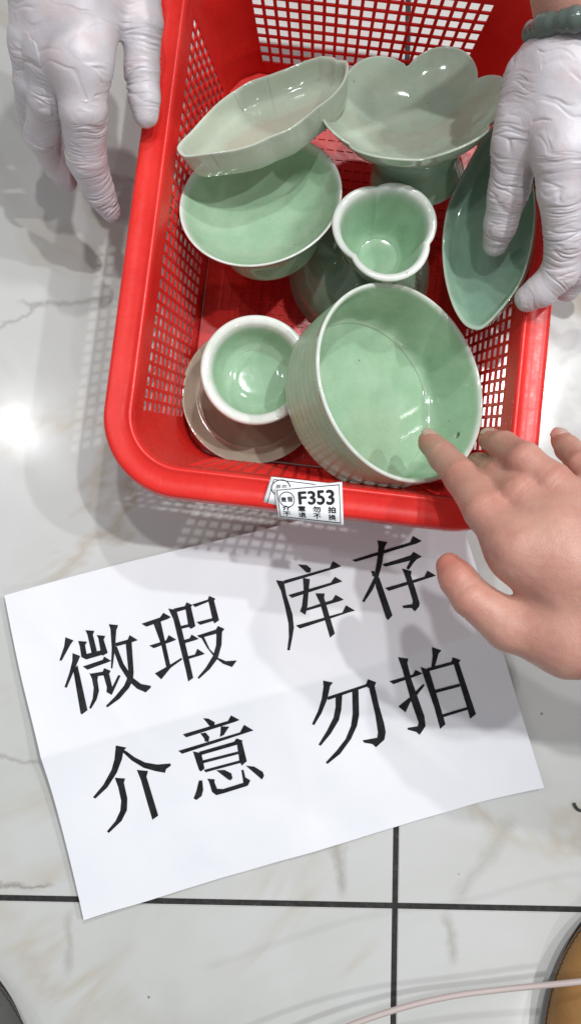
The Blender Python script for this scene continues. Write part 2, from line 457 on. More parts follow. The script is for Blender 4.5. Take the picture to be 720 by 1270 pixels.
# ------------------------------------------------------------------ ceramics
def loft(name, prof, shape, m, parent, nseg=128, wob=0.0, seed=0):
    """prof: (radius scale, z, lip[, lobe weight]); shape(theta) -> (x, y, dz) unit outline"""
    V, lip = [], []
    rnd = random.Random(seed); ph = [rnd.uniform(0, 6.28) for _ in range(4)]
    for q in prof:
        s_, z_, l_ = q[0], q[1], q[2]; wgt = q[3] if len(q) > 3 else 1.0
        for k in range(nseg):
            t = 2*math.pi*k/nseg
            x, y, dz = shape(t, wgt)
            wv = 1 + wob*(math.sin(2*t+ph[0])+0.6*math.sin(3*t+ph[1]+z_*200)+0.3*math.sin(5*t+ph[2]))
            V.append((x*s_*wv, y*s_*wv, z_+dz*s_)); lip.append(l_)
    n_ = len(prof); Fc = []
    for j in range(n_-1):
        for k in range(nseg):
            Fc.append((j*nseg+k, j*nseg+(k+1) % nseg, (j+1)*nseg+(k+1) % nseg, (j+1)*nseg+k))
    for j, flip in ((0, True), (n_-1, False)):
        x = sum(V[j*nseg+k][0] for k in range(nseg))/nseg; y = sum(V[j*nseg+k][1] for k in range(nseg))/nseg
        V.append((x, y, V[j*nseg][2])); lip.append(lip[j*nseg]); c = len(V)-1
        for k in range(nseg):
            a, b = j*nseg+k, j*nseg+(k+1) % nseg
            Fc.append((c, b, a) if flip else (c, a, b))
    return fix_normals(mesh_obj(name, V, Fc, m, parent, attrs={'lip': lip}))
circle = lambda t, w_: (math.cos(t), math.sin(t), 0.0)
def sp(pts, n=5): return [tuple(q) for q in spline(pts, n)]

# -- c: wide round bowl (tilted), under the leaf tray
def place(name, px, py, z, rimh, az, tilt, spin=0.0):
    rot = basis(az, tilt, spin); n_ = rot @ Vector((0, 0, 1)); c = P(px, py, z) - n_*rimh
    return empty(name, c, rot)
t = place('bowl', 322, 246, 0.074, 0.038, 118, 20)
pr = sp([(0.020, 0.0030, 0), (0.0262, 0.0008, 0.1), (0.0282, 0.0, 0.3), (0.0297, 0.0014, 0.1), (0.0304, 0.0070, 0), (0.0312, 0.0150, 0), (0.0345, 0.0215, 0), (0.0415, 0.0290, 0), (0.0462, 0.0362, 0.1),
         (0.0472, 0.0382, 0.9), (0.0463, 0.0387, 1.0), (0.0450, 0.0373, 0.55), (0.0426, 0.0338, 0.0), (0.0375, 0.0290, 0), (0.0310, 0.0250, 0), (0.0225, 0.0222, 0), (0.0100, 0.0208, 0), (0.002, 0.0206, 0)])
loft('body', pr, circle, 'glaze', t, wob=0.004, seed=1)
props(t, 'wide shallow round celadon bowl on a broad foot under the leaf shaped tray', 'bowl')

# -- a / h: leaf shaped lobed trays; rim outline measured on the tilted rim plane
def leaf_tray(px, py, z, az, tilt, ht, rim_px, m, label):
    rot = basis(az, tilt); n_ = rot @ Vector((0, 0, 1)); c = P(px, py, z)
    eye = Vector((0, 0, H)); loc = []
    for q in rim_px:
        d = P(q[0], q[1], 0)-eye; k = (c-eye).dot(n_)/d.dot(n_); w_ = rot.transposed() @ (eye+d*k-c); loc.append((w_.x, w_.y))
    ctr = (sum(q[0] for q in loc)/len(loc), sum(q[1] for q in loc)/len(loc))
    cl = [loc[-1]]+loc+[loc[0], loc[1]]
    dense = [tuple(q) for q in spline(cl, 8)][8:-8-1]
    dense = [(q[0]-ctr[0], q[1]-ctr[1]) for q in dense]; nd = len(dense)
    org = c + rot @ Vector((ctr[0], ctr[1], 0)) - n_*ht
    t = empty('leaf_tray', org, rot)
    def shp(th_, wgt):
        k = int(round(th_/(2*math.pi)*nd)) % nd; x, y = dense[k]; return x, y, 0.0
    pr = sp([(0.30, 0.0020, 0), (0.70, 0.0014, 0), (0.86, 0.0, 0.2), (0.905, 0.0012, 0), (0.95, ht*0.35, 0), (0.985, ht*0.8, 0), (1.0, ht*0.975, 0.45), (0.985, ht*1.01, 0.8), (0.955, ht*0.96, 0.3), (0.925, ht*0.72, 0),
             (0.87, ht*0.42, 0), (0.79, ht*0.29, 0), (0.55, ht*0.25, 0), (0.2, ht*0.24, 0)], 4)
    loft('body', pr, shp, m, t, nseg=nd, wob=0.0, seed=4)
    props(t, label, 'tray')
    return t
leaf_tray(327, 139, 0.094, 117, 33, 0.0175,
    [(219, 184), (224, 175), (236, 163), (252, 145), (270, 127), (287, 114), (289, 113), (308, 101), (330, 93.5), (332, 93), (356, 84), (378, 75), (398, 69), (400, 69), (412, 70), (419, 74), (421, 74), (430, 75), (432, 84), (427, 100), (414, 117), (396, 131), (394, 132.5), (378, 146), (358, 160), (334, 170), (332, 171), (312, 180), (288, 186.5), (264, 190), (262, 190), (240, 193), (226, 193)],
    'glaze_bounce_warm', 'pale green leaf shaped tray with upright edge resting across the round bowl')
leaf_tray(607, 274, 0.084, 172, 36, 0.0100,
    [(604, 402), (592, 409), (576, 403), (563, 384), (554, 358), (549, 330), (548, 296), (553, 262), (562, 236), (575, 212), (590, 184), (606, 162), (622, 146), (634, 150), (645, 172), (655, 200), (661, 230), (663, 258), (661, 290), (655, 322), (645, 350), (631, 372), (614, 392)],
    'glaze_shaded', 'shade darkened green leaf shaped tray leaning on the basket wall under a gloved thumb')

# -- b: lobed footed dish
def petal_shape(n_, depth, dz, ph=0.0, sharp=0.5):
    def f(t, wgt):
        g = abs(math.cos(n_*(t+ph)/2))**sharp           # 0 at notches
        r = 1 - depth*wgt*(1-g)
        return r*math.cos(t), r*math.sin(t), -dz*wgt*(1-g)
    return f
t = place('footed_dish', 513, 123, 0.098, 0.056, 108, 30); t.scale = (1.04, 1.04, 0.96)
shp = petal_shape(6, 0.17, 0.17, R(-3), 0.72)
pr = sp([(0.010, 0.0265, 0, 0), (0.0165, 0.0275, 0, 0), (0.022, 0.0300, 0, 0.1), (0.035, 0.0395, 0, 0.5), (0.0442, 0.0490, 0, 0.85), (0.0490, 0.0565, 0.15, 1), (0.0500, 0.0585, 0.55, 1), (0.0488, 0.0588, 0.6, 1),
         (0.0470, 0.0560, 0.1, 1), (0.0405, 0.0490, 0, 0.9), (0.030, 0.0410, 0, 0.6), (0.018, 0.0360, 0, 0.2), (0.006, 0.0345, 0, 0), (0.001, 0.0345, 0, 0)], 5)
loft('dish', pr, shp, 'glaze_pale', t, nseg=192, wob=0.004, seed=7)
pr = sp([(0.002, 0.0225, 0), (0.014, 0.0215, 0), (0.0205, 0.007, 0), (0.0235, 0.0046, 0.3), (0.0255, 0.0040, 0.5), (0.0268, 0.0052, 0.4), (0.0266, 0.0085, 0), (0.0255, 0.014, 0), (0.0248, 0.020, 0), (0.0246, 0.0330, 0), (0.0010, 0.032, 0)], 5)
loft('foot', pr, circle, 'glaze_mid', t)  # dish's shadow on the foot put in as a darker glaze
props(t, 'petal edged celadon dish on a tall round foot tipped towards the back wall', 'footed dish')

# -- e: upturned bowl, d: clover cup standing on it
cupc = P(478, 287, 0.092)
t = empty('bowl', (cupc.x-0.007, cupc.y+0.006, 0.0054)); t.scale = (0.95, 0.95, 0.93)
pr = sp([(0.0455, 0.0008, 0.5), (0.0470, 0.0, 0.6), (0.0478, 0.0012, 0.4), (0.0470, 0.006, 0), (0.0440, 0.0165, 0), (0.0375, 0.0275, 0), (0.0290, 0.0350, 0), (0.0190, 0.0392, 0), (0.0150, 0.0415, 0), (0.0140, 0.0430, 0.2), (0.0125, 0.0428, 0.1), (0.0115, 0.0408, 0), (0.008, 0.0392, 0), (0.001, 0.0392, 0)], 5)
# closed underside: inner surface of the upturned bowl
inn = sp([(0.001, 0.0350, 0), (0.018, 0.0345, 0), (0.0275, 0.0310, 0), (0.0355, 0.0245, 0), (0.0420, 0.0145, 0), (0.0448, 0.005, 0), (0.0455, 0.0008, 0.5)], 4)
loft('body', inn[:-1] + pr, circle, 'glaze_mid', t, seed=3, wob=0.003)
props(t, 'upturned green bowl with the clover cup standing on it', 'bowl')
t = empty('cup', (cupc.x, cupc.y, 0.0465), basis(80, 3)); t.scale = (1.07, 1.07, 1.0)
clov = petal_shape(3, 0.16, 0.0, R(180-101+60+0)-math.pi, 0.8)
def clov(t_, wgt):
    g = abs(math.sin(1.5*(t_-R(101))))**0.75
    r = 1 - 0.15*wgt*(1-g); return r*math.cos(t_), r*math.sin(t_), 0.0
pr = sp([(0.006, 0.0018, 0, 0), (0.0105, 0.0006, 0.2, 0), (0.0125, 0.0, 0.4, 0), (0.0140, 0.001, 0.2, 0.1), (0.0160, 0.006, 0, 0.3), (0.0215, 0.020, 0, 0.8), (0.0255, 0.033, 0, 1), (0.0278, 0.0415, 0.5, 1), (0.0279, 0.0432, 1.0, 1),
         (0.0265, 0.0440, 1.0, 1), (0.0246, 0.0432, 1.0, 1), (0.0234, 0.0410, 0.85, 1), (0.0220, 0.0350, 0.05, 1), (0.0185, 0.0210, 0, 0.8), (0.0142, 0.0085, 0, 0.4), (0.0112, 0.0052, 0.0, 0.1), (0.0100, 0.0046, 0.1, 0), (0.0050, 0.0042, 0, 0), (0.0010, 0.0042, 0, 0)], 4)
loft('body', pr, clov, 'glaze', t, nseg=180, wob=0.006, seed=11)
props(t, 'small clover shaped celadon cup with thick white lip standing upright', 'cup')

# -- f: saucer and white lipped cup
sc_ = P(313, 489, 0.012)
t = empty('saucer', (sc_.x, sc_.y-0.001, 0.0062)); t.scale = (1.03, 1.03, 1.0)
pr = sp([(0.012, 0.0022, 0), (0.020, 0.0, 0.2), (0.0235, 0.0008, 0), (0.0250, 0.0030, 0), (0.0330, 0.0052, 0), (0.0405, 0.0090, 0), (0.0428, 0.0108, 0.4), (0.0424, 0.0120, 0.5), (0.0400, 0.0112, 0.1), (0.0345, 0.0086, 0), (0.0322, 0.0090, 0.2), (0.0312, 0.0078, 0), (0.0240, 0.0058, 0), (0.012, 0.0052, 0), (0.001, 0.0052, 0)], 5)
loft('body', pr, circle, 'glaze_bounce_brown', t, wob=0.002, seed=2)
props(t, 'grey brown tinted celadon saucer lying on the basket base under a white lipped cup', 'saucer')
cu = P(317, 458, 0.058)
t = empty('cup', (cu.x, cu.y, 0.0112))
pr = sp([(0.010, 0.0016, 0), (0.0150, 0.0, 0.4), (0.0172, 0.001, 0.2), (0.0180, 0.0050, 0), (0.0225, 0.012, 0), (0.0285, 0.027, 0), (0.0315, 0.040, 0), (0.0325, 0.0452, 0.7), (0.0318, 0.0474, 1), (0.0298, 0.0478, 1), (0.0276, 0.0470, 1), (0.0262, 0.0448, 0.95), (0.0251, 0.0412, 0.10), (0.0236, 0.0345, 0),
         (0.0208, 0.0292, 0), (0.0188, 0.0276, 0.0), (0.0176, 0.0268, 0.14), (0.0160, 0.0258, 0.02), (0.0110, 0.0248, 0), (0.001, 0.0246, 0)], 5)
loft('body', pr, circle, 'glaze', t, wob=0.003, seed=5)
props(t, 'round celadon cup with broad white lip standing on the grey brown saucer', 'cup')

# -- g: large straight sided bowl with ribbed outside and a small hole
t = place('bowl', 503, 472, 0.083, 0.042, 12, 31); t.scale = (1.035, 1.035, 1.08); t.location -= (t.rotation_euler.to_matrix() @ Vector((0, 0, 0.0042))); bpy.context.view_layer.update()
out = []
zz = np.linspace(0.006, 0.0385, 110)
for i, z_ in enumerate(zz):
    f_ = (z_-0.006)/0.0325; r_ = 0.0522 + 0.0034*f_**0.7
    out.append((r_ + 0.00011*math.sin(z_*2*math.pi/0.0017) + 0.00004*math.sin(z_*2*math.pi/0.0047+1.0), z_, 0.0))
pr = sp([(0.030, 0.0016, 0), (0.040, 0.0006, 0.1), (0.0445, 0.0, 0.2), (0.0490, 0.0012, 0.1), (0.0515, 0.0045, 0)], 4)[:-1] + out + \
     sp([(0.0558, 0.0395, 0.1), (0.0560, 0.0412, 0.7), (0.0550, 0.0421, 0.85), (0.0537, 0.0412, 0.55), (0.0528, 0.0385, 0.0), (0.0520, 0.030, 0), (0.0510, 0.018, 0), (0.0500, 0.0105, 0), (0.0485, 0.0074, 0), (0.0462, 0.0058, 0.06), (0.0440, 0.0052, 0.0), (0.025, 0.0048, 0), (0.001, 0.0048, 0)], 5)
gb = loft('body', pr, circle, 'glaze', t, nseg=192, wob=0.0025, seed=9)
bpy.context.view_layer.update(); mi = gb.matrix_world.inverted()
o_ = mi @ Vector((0, 0, H)); d_ = (mi @ P(566, 540, 0.03) - o_).normalized()
hit, hp, hn, _ = gb.ray_cast(o_, d_)
hb_dir = Vector((hp.x, hp.y, 0)).normalized(); hz = Vector((0, 0, hp.z))
cv, cf = tube([hb_dir*0.046+hz, hb_dir*0.064+hz], 0.0021, 20)
cut = fix_normals(mesh_obj('cut', cv, cf, 'glaze', t))
bo = gb.modifiers.new('b', 'BOOLEAN'); bo.object = cut; bo.operation = 'DIFFERENCE'; bo.solver = 'EXACT'
bake(gb); bpy.data.objects.remove(cut)
props(t, 'large straight sided celadon bowl with ribbed outside and a small drilled hole', 'bowl')

# ------------------------------------------------------------------ hands (signed distance field -> surface net)
def round_cone(X, a, b, ra, rb):
    ba = b-a; l2 = float(ba@ba); rr = ra-rb; a2 = max(l2-rr*rr, 1e-12); il2 = 1/l2
    pa = X-a; y = pa@ba; z = y-l2
    x2 = ((pa*l2-y[..., None]*ba)**2).sum(-1); y2 = y*y*l2; z2 = z*z*l2
    k = math.copysign(1, rr)*rr*rr*x2
    d3 = (np.sqrt(x2*a2*il2)+y*rr)*il2-ra
    d1 = np.sqrt(np.maximum(x2+z2, 0))*il2-rb; d2 = np.sqrt(np.maximum(x2+y2, 0))*il2-ra
    return np.where(np.sign(z)*a2*z2 > k, d1, np.where(np.sign(y)*a2*y2 < k, d2, d3))
def smin(a, b, k):
    h = np.clip(0.5+0.5*(b-a)/k, 0, 1); return b*(1-h)+a*h-k*h*(1-h)
def surface_net(Fv, org, h):
    nx, ny, nz = Fv.shape; ins = Fv < 0
    acc = np.zeros((nx-1, ny-1, nz-1, 3), np.float32); cnt = np.zeros((nx-1, ny-1, nz-1), np.float32)
    sl = lambda o, n_: slice(o, n_-1+o)
    for ax in range(3):
        for o1 in (0, 1):
            for o2 in (0, 1):
                off = [0, 0, 0]; oth = [i for i in range(3) if i != ax]; off[oth[0]], off[oth[1]] = o1, o2
                A = Fv[sl(off[0], nx), sl(off[1], ny), sl(off[2], nz)]; of2 = list(off); of2[ax] = 1
                B = Fv[sl(of2[0], nx), sl(of2[1], ny), sl(of2[2], nz)]
                mk = (A < 0) != (B < 0); tt = np.where(mk, A/np.where(mk, A-B, 1), 0)
                for c in range(3):
                    acc[..., c] += mk*(tt if c == ax else off[c])
                cnt += mk
    cell = cnt > 0; idx = -np.ones(cell.shape, np.int64); ii = np.argwhere(cell); idx[cell] = np.arange(len(ii))
    V = (ii + acc[cell]/cnt[cell][:, None])*h + org
    Fc = []
    for ax in range(3):
        b, c = (ax+1) % 3, (ax+2) % 3
        s0 = [slice(None)]*3; s1 = [slice(None)]*3; s0[ax] = slice(0, -1); s1[ax] = slice(1, None)
        ch = ins[tuple(s0)] != ins[tuple(s1)]; pos = np.argwhere(ch); st = ins[tuple(s0)][ch]
        ok = (pos[:, b] > 0) & (pos[:, c] > 0) & (pos[:, b] < Fv.shape[b]-1) & (pos[:, c] < Fv.shape[c]-1)
        pos, st = pos[ok], st[ok]
        def g(db, dc):
            q = pos.copy(); q[:, b] -= db; q[:, c] -= dc; return idx[q[:, 0], q[:, 1], q[:, 2]]
        quad = np.stack([g(1, 1), g(0, 1), g(0, 0), g(1, 0)], 1)
        quad = np.where(st[:, None], quad, quad[:, ::-1]); Fc.append(quad)
    return V, np.concatenate(Fc)
def hand_mesh(fingers, palm, h=0.0011, kpalm=0.010, kf=0.0012, web=0.006):
    """fingers: chains of (point, radius); palm: list of round cones ((pa, ra), (pb, rb))"""
    pts = [(np.array(p), r) for ch in fingers for p, r in ch] + [(np.array(p), r) for sg in palm for p, r in sg]
    lo = np.min([p-r for p, r in pts], 0)-0.006; hi = np.max([p+r for p, r in pts], 0)+0.006
    dims = np.ceil((hi-lo)/h).astype(int)+1
    X = np.stack(np.meshgrid(*[lo[i]+np.arange(dims[i])*h for i in range(3)], indexing='ij'), -1).astype(np.float32)
    FP = None
    for (pa, ra), (pb, rb) in palm:
        d = round_cone(X, np.array(pa, np.float32), np.array(pb, np.float32), ra, rb); FP = d if FP is None else smin(FP, d, kpalm)
    FF = None
    for ch in fingers:
        fd = None
        for (pa, ra), (pb, rb) in zip(ch[:-1], ch[1:]):
            d = round_cone(X, np.array(pa, np.float32), np.array(pb, np.float32), ra, rb); fd = d if fd is None else smin(fd, d, 0.0025)
        FF = fd if FF is None else smin(FF, fd, kf)
    D = smin(FP, FF, web)
    V, Fc = surface_net(D.astype(np.float32), lo, h)
    # Laplacian smoothing
    e = np.concatenate([Fc[:, [0, 1]], Fc[:, [1, 2]], Fc[:, [2, 3]], Fc[:, [3, 0]]]); 
    deg = np.bincount(np.concatenate([e[:, 0], e[:, 1]]), minlength=len(V)).astype(float)
    for _ in range(6):
        S = np.zeros_like(V)
        for c in range(3):
            S[:, c] = np.bincount(e[:, 0], V[e[:, 1], c], len(V)) + np.bincount(e[:, 1], V[e[:, 0], c], len(V))
        V = 0.4*V + 0.6*S/deg[:, None]
    fn = np.cross(V[Fc[:, 2]]-V[Fc[:, 0]], V[Fc[:, 3]]-V[Fc[:, 1]]); Nn = np.zeros_like(V)
    for q in range(4): np.add.at(Nn, Fc[:, q], fn)
    Nn /= np.linalg.norm(Nn, axis=1)[:, None]+1e-12
    return V, Fc, Nn
def nearest(V, chains):
    """per vertex: chain id, length along it, offset from its axis"""
    best = np.full(len(V), 9.0); cid = np.zeros(len(V), int); s_ = np.zeros(len(V)); off = np.zeros_like(V)
    for ci, ch in enumerate(chains):
        acc = 0.0
        for (pa, ra), (pb, rb) in zip(ch[:-1], ch[1:]):
            pa, pb = np.array(pa), np.array(pb); ba = pb-pa; ln = np.linalg.norm(ba)
            t_ = np.clip(((V-pa)@ba)/(ln*ln), 0, 1); q = pa+t_[:, None]*ba
            d = np.linalg.norm(V-q, axis=1)-(ra+(rb-ra)*t_); m_ = d < best
            best[m_] = d[m_]; cid[m_] = ci; s_[m_] = acc+t_[m_]*ln; off[m_] = (V-q)[m_]; acc += ln
    return cid, s_, off
def J(px, py, z, r): return (tuple(P(px, py, z)), r)

def refine(V, Fc):
    """one Catmull-Clark level"""
    o = mesh_obj('tmp', V, Fc.tolist(), 'glove'); o.modifiers.new('s', 'SUBSURF').levels = 1; bake(o); me = o.data
    n_ = len(me.vertices); V = np.empty(n_*3); me.vertices.foreach_get('co', V); V = V.reshape(-1, 3)
    Nn = np.empty(n_*3); me.vertex_normals.foreach_get('vector', Nn); Nn = Nn.reshape(-1, 3)
    f_ = np.empty(len(me.loops), np.int32); me.loops.foreach_get('vertex_index', f_); bpy.data.objects.remove(o)
    return V, f_.reshape(-1, 4), Nn
def wrinkle(V, Nn, chains, amp, seed=0.0):
    """thin latex: sharp creases running round each finger, loose folds across the back"""
    cid, s_, off = nearest(V, chains); D = np.zeros(len(V)); last = len(chains)-1; nz = noise.noise
    jd = np.full(len(V), 9.0)
    for ch in chains[:-1]:
        for p, r in ch[1:]: jd = np.minimum(jd, np.linalg.norm(V-np.array(p), axis=1)-r)
    jw = 0.30+0.85*np.exp(-(np.maximum(jd, 0)/0.006)**2)
    for i in range(len(V)):
        o = off[i]; s0 = s_[i]; c = cid[i]; x, y, z = V[i]
        w_ = 0.8*nz(Vector((x/0.012, y/0.012, z/0.012+seed)))
        e_ = nz(Vector((x/0.013+seed, y/0.013, z/0.013)))
        if c == last:                       # back of the hand: a few long stretched folds
            a = nz(Vector(((s0+0.35*o[0])/0.0075+w_+seed, o[0]/0.045, o[1]/0.05)))
            D[i] = (-math.exp(-(a/0.09)**2)*1.1 + 0.4*a)*max(0.0, min(1.0, 0.3+1.6*e_)) + 0.5*e_
            continue
        a = nz(Vector((s0/0.0040+w_+seed+c*7.3, o[0]/0.024+o[2]/0.030, o[1]/0.026)))
        b = nz(Vector((s0/0.0019+w_*1.5+seed*2+c*3.1, o[0]/0.018+5, o[1]/0.018+o[2]/0.02)))
        mk = jw[i]*max(0.1, min(1.0, 0.6+1.4*nz(Vector((x/0.015+seed, y/0.015, z/0.015+4)))))
        D[i] = (0.30-math.exp(-(a/0.12)**2)*1.0 - 0.5*math.exp(-(b/0.14)**2) + 0.5*a)*mk + 0.5*e_
    return V + Nn*(D*amp)[:, None]
def nail(parent, pos, axis, up, ln, wd):
    ax = Vector(axis).normalized(); u = (Vector(up) - ax*Vector(up).dot(ax)).normalized(); sd = ax.cross(u)
    V, Fc = [], []; nu, nv = 8, 9
    for j in range(nv):
        v = -1+2*j/(nv-1)
        for i in range(nu):
            q = -1+2*i/(nu-1)
            wd_ = wd*(1-0.22*max(0, v)**2-0.10*max(0, -v)**2)
            p = Vector(pos) + ax*(v*ln*(1-0.13*q*q)) + sd*(q*wd_) - u*(q*q*wd*0.42) - u*(max(0, v)**2*0.0006)
            V.append(p)
    for j in range(nv-1):
        for i in range(nu-1): Fc.append((j*nu+i, j*nu+i+1, (j+1)*nu+i+1, (j+1)*nu+i))
    o = mesh_obj('fingernail', V, Fc, 'nail', parent)
    sm = o.modifiers.new('s', 'SOLIDIFY'); sm.thickness = 0.0006; sm.offset = 0
    return bake(o)

# -- bare right hand
idx = [J(532, 548, 0.083, 0.0066), J(549, 566, 0.100, 0.0080), J(572, 592, 0.120, 0.0091), J(602, 634, 0.142, 0.0105), J(644, 682, 0.154, 0.0124)]
mid = [J(592, 576, 0.082, 0.0070), J(601, 582, 0.100, 0.0082), J(618, 594, 0.126, 0.0090), J(645, 614, 0.145, 0.0100), J(692, 658, 0.155, 0.0118)]
rng = [J(608, 546, 0.108, 0.0064), J(624, 553, 0.122, 0.0076), J(650, 570, 0.143, 0.0084), J(684, 598, 0.149, 0.0095), J(735, 648, 0.155, 0.0115)]
pky = [J(695, 545, 0.112, 0.0056), J(704, 556, 0.124, 0.0066), J(722, 577, 0.142, 0.0072), J(748, 605, 0.156, 0.0082), J(785, 655, 0.158, 0.0110)]
thb = [J(557, 703, 0.136, 0.0072), J(568, 719, 0.140, 0.0090), J(584, 741, 0.143, 0.0097), J(630, 777, 0.146, 0.0118), J(705, 792, 0.150, 0.0170), J(830, 790, 0.156, 0.019)]
W1, W2 = J(900, 735, 0.168, 0.021), J(905, 775, 0.166, 0.022)
palm = [(idx[-1], mid[-1]), (mid[-1], rng[-1]), ((idx[-1]), W2), (mid[-1], W1), (rng[-1], W1), (pky[-1], W1), (thb[-2], W2), (J(668, 700, 0.153, 0.0125), J(720, 760, 0.152, 0.016)),
        (J(705, 700, 0.158, 0.017), J(850, 735, 0.162, 0.021)), (W1, W2), (W1, J(1010, 770, 0.185, 0.024)), (W2, J(1010, 800, 0.185, 0.024))]
V, Fc, Nn = hand_mesh([idx, mid, rng, pky, thb], palm, h=0.0012, kpalm=0.013, kf=0.0010, web=0.0085)
cid, s_, off = nearest(V, [idx, mid, rng, pky, thb])
# creases over the finger joints, soft tendons, flushed tips and knuckles
D = np.zeros(len(V)); flush = np.zeros(len(V))
for ci, ch in enumerate([idx, mid, rng, pky, thb]):
    cum = [0.0]
    for (pa, _), (pb, _) in zip(ch[:-1], ch[1:]): cum.append(cum[-1]+(Vector(pb)-Vector(pa)).length)
    mk = cid == ci; sv = s_[mk]; up = Nn[mk, 2] > -0.2
    d = np.zeros(mk.sum()); fl = np.exp(-(sv/0.011)**2)*0.75
    for jn, amp in ((2, 0.8), (3, 1.0)) if ci < 4 else ((2, 1.0),):
        c0 = cum[jn] if ci < 4 else cum[2]
        for q in (-0.0032, -0.0011, 0.0012, 0.0034): d -= up*amp*0.00030*np.exp(-((sv-c0-q)/0.00055)**2)
        d += up*0.00012*np.exp(-((sv-c0)/0.0055)**2)
        fl = np.maximum(fl, up*0.20*np.exp(-((sv-c0)/0.007)**2))
    D[mk] += d; flush[mk] = fl
for i in range(len(V)):
    D[i] += 0.00035*noise.noise(Vector(V[i])/0.012) + 0.00012*noise.noise(Vector(V[i])/0.004)
V = V + Nn*D[:, None]
hand = mesh_obj('bare_hand', V, Fc.tolist(), 'skin', attrs={'flush': flush})
props(hand, 'bare right hand with index finger touching the large ribbed bowl', 'hand')
def dirv(a, b): return Vector(a[0])-Vector(b[0])
def add_nail(ch, up, ln, wd, k=0.9):
    ax = dirv(ch[0], ch[1]).normalized(); u = (Vector(up)-ax*Vector(up).dot(ax)).normalized()
    nail(hand, Vector(ch[0][0]) + u*(ch[0][1]*k+0.0006) - ax*0.0005, ax, u, ln, wd)
add_nail(idx, (0.2, 0.5, 1), 0.0058, 0.0047)
add_nail(rng, (-0.1, 0.7, 1), 0.0052, 0.0044)
add_nail(pky, (-0.35, 0.3, 1), 0.0056, 0.0042)

# -- gloved hand with bangle (right side of the basket)
th = [J(614, 302, 0.096, 0.0070), J(620, 278, 0.105, 0.0088), J(630, 238, 0.118, 0.0105), J(640, 182, 0.132, 0.0125), J(668, 105, 0.142, 0.0160)]
i1 = [J(654, 370, 0.103, 0.0074), J(672, 359, 0.108, 0.0086), J(695, 335, 0.116, 0.0096), J(701, 295, 0.128, 0.0106), J(697, 235, 0.142, 0.0122), J(698, 190, 0.148, 0.0140)]
i2 = [J(703, 356, 0.088, 0.0080), J(716, 335, 0.100, 0.0088), J(724, 290, 0.120, 0.0096), J(728, 235, 0.140, 0.0112), J(735, 180, 0.150, 0.0135)]
i3 = [J(742, 345, 0.070, 0.0078), J(752, 315, 0.088, 0.0085), J(758, 270, 0.112, 0.0092), J(762, 225, 0.132, 0.0108), J(768, 175, 0.146, 0.0125)]
i4 = [J(770, 320, 0.062, 0.0070), J(780, 290, 0.080, 0.0076), J(786, 250, 0.104, 0.0082), J(790, 215, 0.122, 0.0095), J(795, 170, 0.136, 0.0115)]
Wg = [J(700, 96, 0.149, 0.0185), J(742, 98, 0.149, 0.0185)]
palm = [(i1[-1], Wg[0]), (J(652, 150, 0.138, 0.0135), Wg[0]), (i2[-1], Wg[0]), (i3[-1], Wg[1]), (i4[-1], Wg[1]), (th[-1], Wg[0]), (Wg[0], Wg[1]), (Wg[0], J(698, 82, 0.151, 0.0185)), (Wg[1], J(742, 82, 0.151, 0.0185)), (J(690, 150, 0.146, 0.015), J(740, 120, 0.150, 0.016))]
V, Fc, Nn = hand_mesh([th, i1, i2, i3, i4], palm, h=0.0010, kpalm=0.010, kf=0.0014, web=0.008)
axis_p = [J(700, 200, 0.146, 0.012), J(712, 60, 0.15, 0.02)]
V, Fc, Nn = refine(V, Fc)
V = wrinkle(V, Nn, [th, i1, i2, i3, i4, axis_p], 0.00062, 3.0)
gh = empty('gloved_hand', P(715, 120, 0.10)); bpy.context.view_layer.update()
def under(o, par):
    o.parent = par; o.matrix_parent_inverse = par.matrix_world.inverted(); return o
under(mesh_obj('glove', V, Fc.tolist(), 'glove'), gh)
# rolled cuff
cc, ca = Vector(P(722, 60, 0.152)), (Vector(P(719, 40, 0.153))-Vector(P(719, 60, 0.150))).normalized()
cx_ = Vector((1, 0, 0)); cy_ = ca.cross(cx_).normalized()
def loop_tube(c, a_, b_, r_, cx, cy, nr=72, nt=12, wobf=None):
    V, Fc = [], []
    ax = cx.cross(cy)
    for i in range(nr):
        t_ = 2*math.pi*i/nr; rd = (cx*math.cos(t_)*a_+cy*math.sin(t_)*b_); p = c+rd; rn = rd.normalized()
        rr = r_*(wobf(t_) if wobf else 1)
        for k in range(nt):
            u = 2*math.pi*k/nt; V.append(p+(rn*math.cos(u)+ax*math.sin(u))*rr)
    for i in range(nr):
        for k in range(nt): Fc.append((i*nt+k, ((i+1) % nr)*nt+k, ((i+1) % nr)*nt+(k+1) % nt, i*nt+(k+1) % nt))
    return V, Fc
v, f_ = loop_tube(cc, 0.0278, 0.0202, 0.0026, cx_, cy_, 90, 10, lambda t_: 1+0.25*noise.noise(Vector((math.cos(t_)*3, math.sin(t_)*3, 0.3))))
under(mesh_obj('cuff', v, f_, 'glove'), gh)
v, f_ = loop_tube(cc-ca*0.0038+Vector((0.0005, 0, 0)), 0.0282, 0.0205, 0.0022, cx_, cy_, 90, 10, lambda t_: 1+0.35*noise.noise(Vector((math.cos(t_)*4+3, math.sin(t_)*4, 0.9))))
under(mesh_obj('cuff', v, f_, 'glove'), gh)
